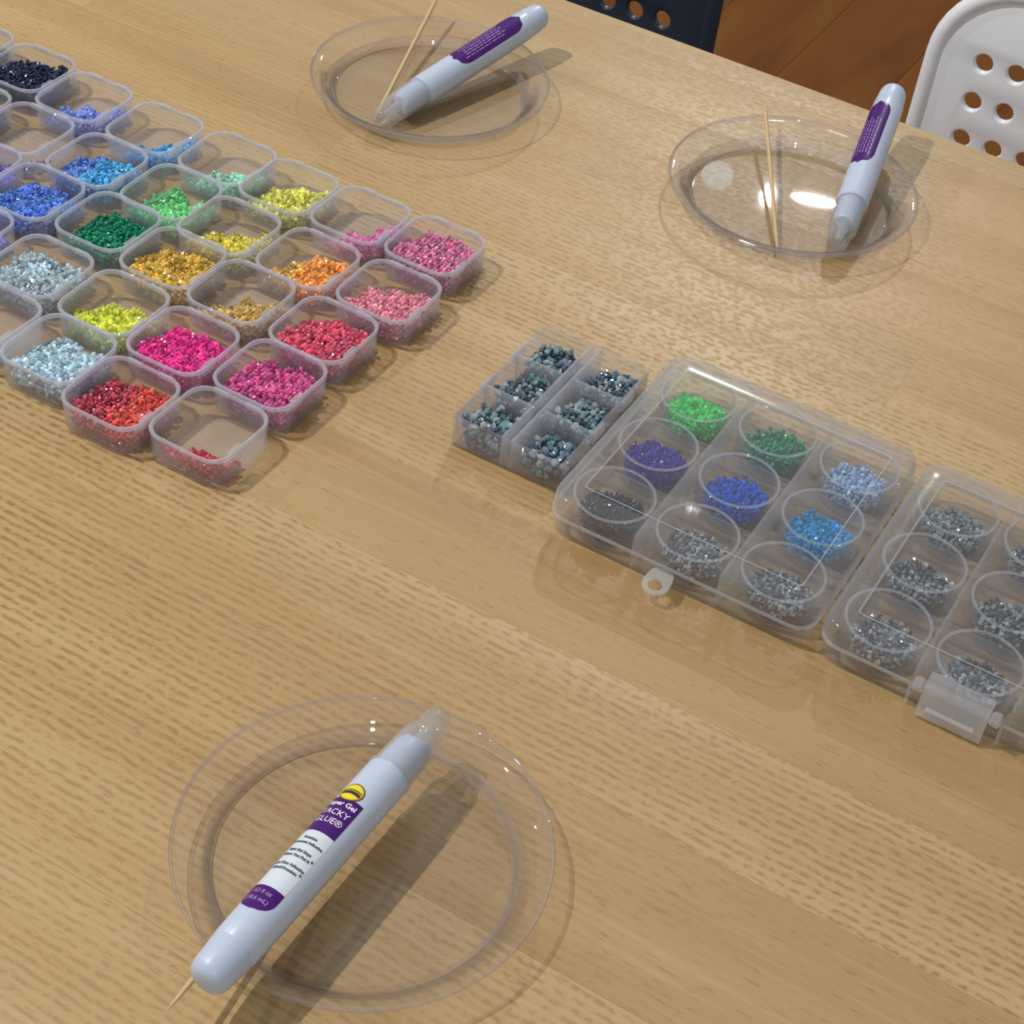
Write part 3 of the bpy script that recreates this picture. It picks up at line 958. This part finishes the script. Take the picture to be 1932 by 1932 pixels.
jfirst = True
for cx, cset in ((-0.2020, 1), (-0.0580, 2)):
    for j in range(3):
        for i in range(3):
            x, y = cx + (i - 1) * 0.0453, CY + (j - 1) * 0.0464
            jr = jar0 if jfirst else copy_tree(jar0)
            jfirst = False
            jr.location = (x, y, T + 0.0018)
            if cset == 1:
                _, _, colr, word, hh = JARS1[j * 3 + i]
                if colr is None:
                    where = 'behind the hang tab' if i == 1 else 'in the corner next to the other case'
                    tag(jr, 'round clear jar of silver crystals %s' % where, 'jar', 'round jars in the case of coloured beads')
                    jar_beads(x, y, [mats_s], hh, 500 + j * 3 + i, 'silver crystals in the round jar %s' % where, 'jar contents of the coloured case', 0.00145)
                else:
                    tag(jr, 'round clear jar of %s beads inside the closed case' % word, 'jar', 'round jars in the case of coloured beads')
                    jar_beads(x, y, [mats_n if word.startswith('mid') else two(colr)], hh, 500 + j * 3 + i, '%s beads in a round jar' % word, 'jar contents of the coloured case')
            else:
                if (i, j) == (0, 2):
                    tag(jr, 'round clear jar of pale aurora blue crystals in the clasped case', 'jar', 'round jars in the clasped case')
                    jar_beads(x, y, [crystal_mat('aurora_crystal', (0.26, 0.34, 0.38), (0.42, 0.52, 0.56), (0.4, 0.7, 0.6))], 0.0055, 540, 'pale aurora blue crystals in a round jar of the clasped case', 'jar contents of the clasped case', 0.0016)
                else:
                    wh = {(0, 0): 'clasp-side corner next to the coloured case', (1, 0): 'directly behind the clasp', (2, 0): 'clasp-side outer corner',
                          (0, 1): 'midway along the coloured case', (1, 1): 'in the very centre', (2, 1): 'midway along the outer side',
                          (1, 2): 'beside the pale aurora jar', (2, 2): 'outer back corner'}[(i, j)]
                    tag(jr, 'jar of silver crystals in the clasped case, %s' % wh, 'jar', 'round jars in the clasped case')
                    jar_beads(x, y, [mats_s], 0.0050, 541 + j * 3 + i, 'silver crystals in a jar of the clasped case, %s' % wh, 'jar contents of the clasped case', 0.0015 + 0.0002 * ((i + j) % 2))

# ------------------------------------------------------------------ plates
PR, PZ = 0.0769, 0.0135


def plate(x, y, label, rz):
    prof_out = [(0.0, 0.0), (0.0600, 0.0), (0.0612, 0.0), (0.0620, 0.0006), (0.0627, 0.0024), (0.0650, 0.0052), (0.0702, 0.0104), (0.0714, 0.0113), (0.0728, 0.0117), (0.0757, 0.0120),
                (0.0766, 0.0118), (0.0770, 0.0124), (0.0771, 0.0140), (0.0767, 0.0145), (0.0760, 0.0143)]
    prof_in = [(0.0754, 0.0132), (0.0726, 0.0128), (0.0708, 0.0122), (0.0696, 0.0113), (0.0642, 0.0060), (0.0618, 0.0030), (0.0612, 0.0014), (0.0605, 0.0010), (0.0595, 0.0010), (0.0, 0.0010)]
    mb = MB()
    loops = [circ(max(r, 0.0005), z, 96) for r, z in prof_out + prof_in]
    mb.loft(loops[:11], cap0=True)
    mb.loft(loops[10:16], mi=1)                     # moulded lip, whitened to paint a bright rim highlight
    mb.loft(loops[15:20])
    mb.loft(loops[19:23], mi=1)                     # moulded foot ring, whitened likewise as a thin painted highlight
    mb.loft(loops[22:], cap1=True)
    o = mb.build('plastic_plate', [M['plate'], M['plate_glint']], None, (x, y, T + 0.0003), angle=50)
    o.rotation_euler = (0, 0, rz)
    return tag(o, label, 'plate', 'clear plastic plates holding glue pens')


PA, PB, PC = (-0.2339, 0.3816), (-0.5375, 0.9060), (-0.2955, 0.9403)
plate(*PA, 'round clear plastic plate under the glue pen with the yellow emblem', 0.2)
plate(*PB, 'round clear plastic plate behind the square bead boxes', 1.2)
plate(*PC, 'round clear plastic plate beside the white chair', 2.2)


# ------------------------------------------------------------------ glue pens
PL = 0.160
RB = 0.0100


def text2d(s, size, bold=0.0):
    cu = bpy.data.curves.new('lettering', 'FONT')
    cu.body = s
    cu.size = size
    cu.align_x = 'CENTER'
    cu.resolution_u = 3
    cu.offset = bold
    ob = bpy.data.objects.new('lettering', cu)
    COL.objects.link(ob)
    dg = bpy.context.evaluated_depsgraph_get()
    me = bpy.data.meshes.new_from_object(ob.evaluated_get(dg))
    vs_ = [(v.co.x, v.co.y) for v in me.vertices]
    fs = [tuple(p.vertices) for p in me.polygons]
    bpy.data.objects.remove(ob, do_unlink=True)
    bpy.data.meshes.remove(me)
    return vs_, fs


def wrap(u, v, off, back=False):
    a = u / RB + (PI if back else 0)
    rr = RB + off
    return (v, -rr * math.sin(a), rr * math.cos(a))


def band(mb, x0, x1, half, off, back=False, round0=0.0, round1=0.0, nx=16, nu=14, mi=0):
    """patch of film on the barrel between x0 and x1, half-width HALF, ends rounded by the given lengths"""
    rows = []
    for k in range(nx + 1):
        x = x0 + (x1 - x0) * k / nx
        hw = half
        for rd, dist in ((round0, x - x0), (round1, x1 - x)):
            if rd > 0 and dist < rd:
                t = 1 - dist / rd
                hw = half * max(0.05, (1 - t ** 2.4) ** 0.5)
        rows.append([wrap(-hw + 2 * hw * i / nu, x, off, back) for i in range(nu + 1)])
    mb.loft(rows, close=False, mi=mi)


def disc2d(mb, cx, cy, rx, ry, off, n=28, half=None):
    pts = [(cx + rx * math.cos(2 * PI * i / n), cy + ry * math.sin(2 * PI * i / n)) for i in range(n)]
    vs_ = [wrap(cx, cy, off)] + [wrap((p[0] + cx) / 2, (p[1] + cy) / 2, off) for p in pts] + [wrap(p[0], p[1], off) for p in pts]
    fs = []
    for i in range(n):
        j = (i + 1) % n
        fs.append((0, 1 + i, 1 + j))
        fs.append((1 + i, 1 + n + i, 1 + n + j, 1 + j))
    mb.add(vs_, fs)


def make_pen():
    root = empty('glue_pen', (0, 0, 0))
    mb = MB()   # butt plug
    mb.loft(lathe_x([(0.0, 0.0010), (0.0002, 0.0044), (0.0010, 0.0064), (0.0026, 0.0078), (0.0052, 0.0086), (0.010, 0.0090), (0.0170, 0.0095), (0.0176, 0.0094), (0.0178, 0.0085)]), cap0=True, cap1=True)
    mb.build('end_plug', M['pen2'], root)
    mb = MB()   # barrel
    mb.loft(lathe_x([(0.0174, 0.0085), (0.0176, 0.0094), (0.0182, 0.0097), (0.030, RB), (0.100, RB), (0.112, 0.0099), (0.1196, 0.0099), (0.1206, 0.0096), (0.1210, 0.0080)]), cap0=True, cap1=True)
    mb.build('barrel', M['pen'], root)
    mb = MB()   # nozzle sleeve with a slanting shoulder
    loops = lathe_x([(0.1200, 0.0084), (0.1300, 0.0082), (0.1375, 0.0078), (0.1398, 0.0066), (0.1408, 0.0030)])
    for k in (2, 3, 4):
        loops[k] = [(x - 0.30 * y + 0.0010 * math.sin(y * 500), y, z) for x, y, z in loops[k]]
    mb.loft(loops, cap0=True, cap1=True)
    mb.build('nozzle_sleeve', M['pen'], root)
    mb = MB()   # nozzle inside the cap
    mb.loft(lathe_x([(0.1395, 0.0034), (0.1440, 0.0032), (0.1520, 0.0022), (0.1535, 0.0012)], 16), cap0=True, cap1=True)
    mb.build('nozzle', M['clasp'], root)
    mb = MB()   # clear cap
    out = [(0.1198, 0.0094), (0.1200, 0.0101), (0.1216, 0.0102), (0.1220, 0.0096), (0.140, 0.0091), (0.1450, 0.0088), (0.1478, 0.0076), (0.1492, 0.0068), (0.1575, 0.0064), (0.1594, 0.0056), (0.1600, 0.0036)]
    inn = [(0.1588, 0.0030), (0.1565, 0.0048), (0.1490, 0.0054), (0.1470, 0.0064), (0.1440, 0.0079), (0.140, 0.0083), (0.1198, 0.0086)]
    mb.loft(lathe_x(out), cap1=True)
    mb.loft(lathe_x(inn), cap0=True)
    mb.build('clear_cap', M['cap'], root)
    for i in range(5):
        a = math.radians(98)
        mb = MB()
        g = [(0.0, 0.0, 0.00035)] + [(0.00038 * math.cos(q * PI / 4), 0.00038 * math.sin(q * PI / 4), 0.0) for q in range(8)]
        mb.add(g, [(0, 1 + q, 1 + (q + 1) % 8) for q in range(8)])
        o = mb.build('grip_dot', M['white_ink'], root, (0.0985 + i * 0.0034, -(RB - 0.00005) * math.sin(a), (RB - 0.00005) * math.cos(a)))
        o.rotation_euler = (a, 0, 0)
    # printed front
    HWF = 0.0084
    mb = MB()
    band(mb, 0.0310, 0.0950, HWF, 0.00006, False, 0.010, 0.0)
    lab = mb.build('front_label', M['label'], root)
    lab['label'] = 'white printed label with purple blocks and yellow emblem'
    mb = MB()
    band(mb, 0.0750, 0.0950, HWF, 0.00012)
    mb.build('title_block', M['purple'], lab)
    mb = MB()
    band(mb, 0.0310, 0.0430, HWF, 0.00012, False, 0.008)
    mb.build('volume_block', M['purple'], lab)
    for s, size, v0, bold, mt in (('Super Gel', 0.0034, 0.0905, 0.00010, 'white_ink'), ('TACKY', 0.0042, 0.0853, 0.00003, 'white_ink'), ('GLUE\u00ae', 0.0042, 0.0806, 0.00003, 'white_ink'),
                                  ('.63 fl oz', 0.0028, 0.0390, 0.00004, 'lilac_ink'), ('(18.6 mL)', 0.0028, 0.0352, 0.00004, 'lilac_ink'),
                                  ('Premium', 0.0018, 0.0702, 0.00012, 'grey_ink'), ('Permanent Adhesive', 0.0018, 0.0675, 0.00012, 'grey_ink'),
                                  ('Thick Gel Stays', 0.0018, 0.0628, 0.00012, 'grey_ink'), ('Where You Put It', 0.0018, 0.0601, 0.00012, 'grey_ink'),
                                  ('Dries Clear Adhesive', 0.0018, 0.0552, 0.00012, 'grey_ink'), ('Adhesif Premium', 0.0018, 0.0525, 0.00012, 'grey_ink')):
        vs_, fs = text2d(s, size, bold)
        mb = MB()
        mb.add([wrap(a, b + v0, 0.00018) for a, b in vs_], fs)
        mb.build('lettering', M[mt], lab, smooth=False)
    for vv in (0.0615, 0.0539):
        mb = MB()
        mb.add([wrap(0.0082, vv, 0.00018), wrap(0.0075, vv + 0.0008, 0.00018), wrap(0.0068, vv, 0.00018), wrap(0.0075, vv - 0.0008, 0.00018)], [(0, 1, 2, 3)])
        mb.build('bullet', M['grey_ink'], lab, smooth=False)
    mb = MB()
    disc2d(mb, 0.0, 0.0985, 0.0056, 0.0049, 0.00020)
    mb.build('emblem_ring', M['dark_ink'], lab)
    mb = MB()
    disc2d(mb, 0.0, 0.0985, 0.0052, 0.0045, 0.00024)
    mb.build('emblem_border', M['gold_ink'], lab)
    mb = MB()
    disc2d(mb, 0.0, 0.0985, 0.0047, 0.0040, 0.00028)
    mb.build('emblem_disc', M['yellow_ink'], lab)
    for y0, y1, mt in ((0.0968, 0.0984, 'dark_ink'), (0.0984, 0.0989, 'gold_ink'), (0.0989, 0.0994, 'dark_ink')):
        mb = MB()
        rows = []
        for k in range(2):
            rows.append([wrap(-0.0044 + 0.0088 * i / 10, (y0, y1)[k] + 0.0007 * math.cos((i - 5) / 5 * PI / 2), 0.00032) for i in range(11)])
        mb.loft(rows, close=False)
        mb.build('emblem_band', M[mt], lab)
    # plain purple back panel with rows of fine print
    mb = MB()
    band(mb, 0.0250, 0.0900, 0.0086, 0.00008, True, 0.012, 0.012, 26)
    bk = mb.build('back_label', M['purple'], root)
    bk['label'] = 'oblong purple panel with fine print'
    rg = random.Random(9)
    for k in range(6):
        u = -0.0050 + k * 0.0020
        mb = MB()
        x = 0.042 + rg.random() * 0.006
        while x < 0.080:
            ln = rg.uniform(0.002, 0.005)
            mb.add([wrap(u, x, 0.00016, True), wrap(u + 0.0006, x, 0.00016, True), wrap(u + 0.0006, x + ln, 0.00016, True), wrap(u, x + ln, 0.00016, True)], [(0, 1, 2, 3)])
            x += ln + 0.0009
        mb.build('fine_print', M['lilac_ink'], bk, smooth=False)
    return root


def pose_pen(o, butt, tip, up, label):
    a = (Vector(tip) - Vector(butt)).normalized()
    z = (Vector(up) - a * Vector(up).dot(a)).normalized()
    y = z.cross(a).normalized()
    m = Matrix(((a.x, y.x, z.x), (a.y, y.y, z.y), (a.z, y.z, z.z))).to_4x4()
    m = m @ Matrix.Scale(0.985, 4)
    m.translation = Vector(butt) + a * 0.0016 + Vector((0, 0, T))
    o.matrix_world = m
    tag(o, label, 'glue pen', 'glue pens laid on the plates')


pen = make_pen()
penb = copy_tree(pen)
penc = copy_tree(pen)
pose_pen(pen, (-0.2416, 0.2866, 0.0265), (-0.2388, 0.4463, 0.0255), (-0.31, 0.0, 0.95), 'white glue pen with printed label and yellow emblem lying across its plate')
pose_pen(penb, (-0.5107, 1.0032, 0.0275), (-0.5390, 0.8471, 0.0085), (-0.10, 0.0, -1.0), 'white glue pen showing its purple panel, on the plate behind the square boxes')
pose_pen(penc, (-0.2787, 1.0540, 0.0330), (-0.2485, 0.8995, 0.0100), (0.50, 0.0, -0.86), 'white glue pen showing its purple panel, on the plate by the white chair')


# ------------------------------------------------------------------ wooden picks
def wood_pick(p0, p1, r, label):
    a, b = Vector(p0), Vector(p1)
    L = (b - a).length
    d = (b - a).normalized()
    root_m = d.to_track_quat('X', 'Z').to_matrix().to_4x4()
    root_m.translation = a + Vector((0, 0, T))
    mb = MB()
    mb.loft(lathe_x([(0, 0.0002), (0.004, r * 0.55), (0.014, r), (L - 0.012, r), (L - 0.003, r * 0.6), (L, 0.0003)], 10), cap0=True, cap1=True)
    o = mb.build('wooden_pick', M['pick'])
    o.matrix_world = root_m
    tag(o, label, 'wooden pick', 'wooden picks on the plates')


wood_pick((-0.2482, 0.2748, 0.0197), (-0.2570, 0.4340, 0.0032), 0.00115, 'pointed wooden pick lying under the glue pen with the yellow emblem')
wood_pick((-0.5445, 0.8527, 0.0032), (-0.5860, 0.9925, 0.0200), 0.0013, 'wooden pick leaning out of the plate behind the square boxes')
wood_pick((-0.2785, 0.8845, 0.0030), (-0.3475, 1.0085, 0.0180), 0.0013, 'pointed wooden pick leaning on the plate by the white chair')
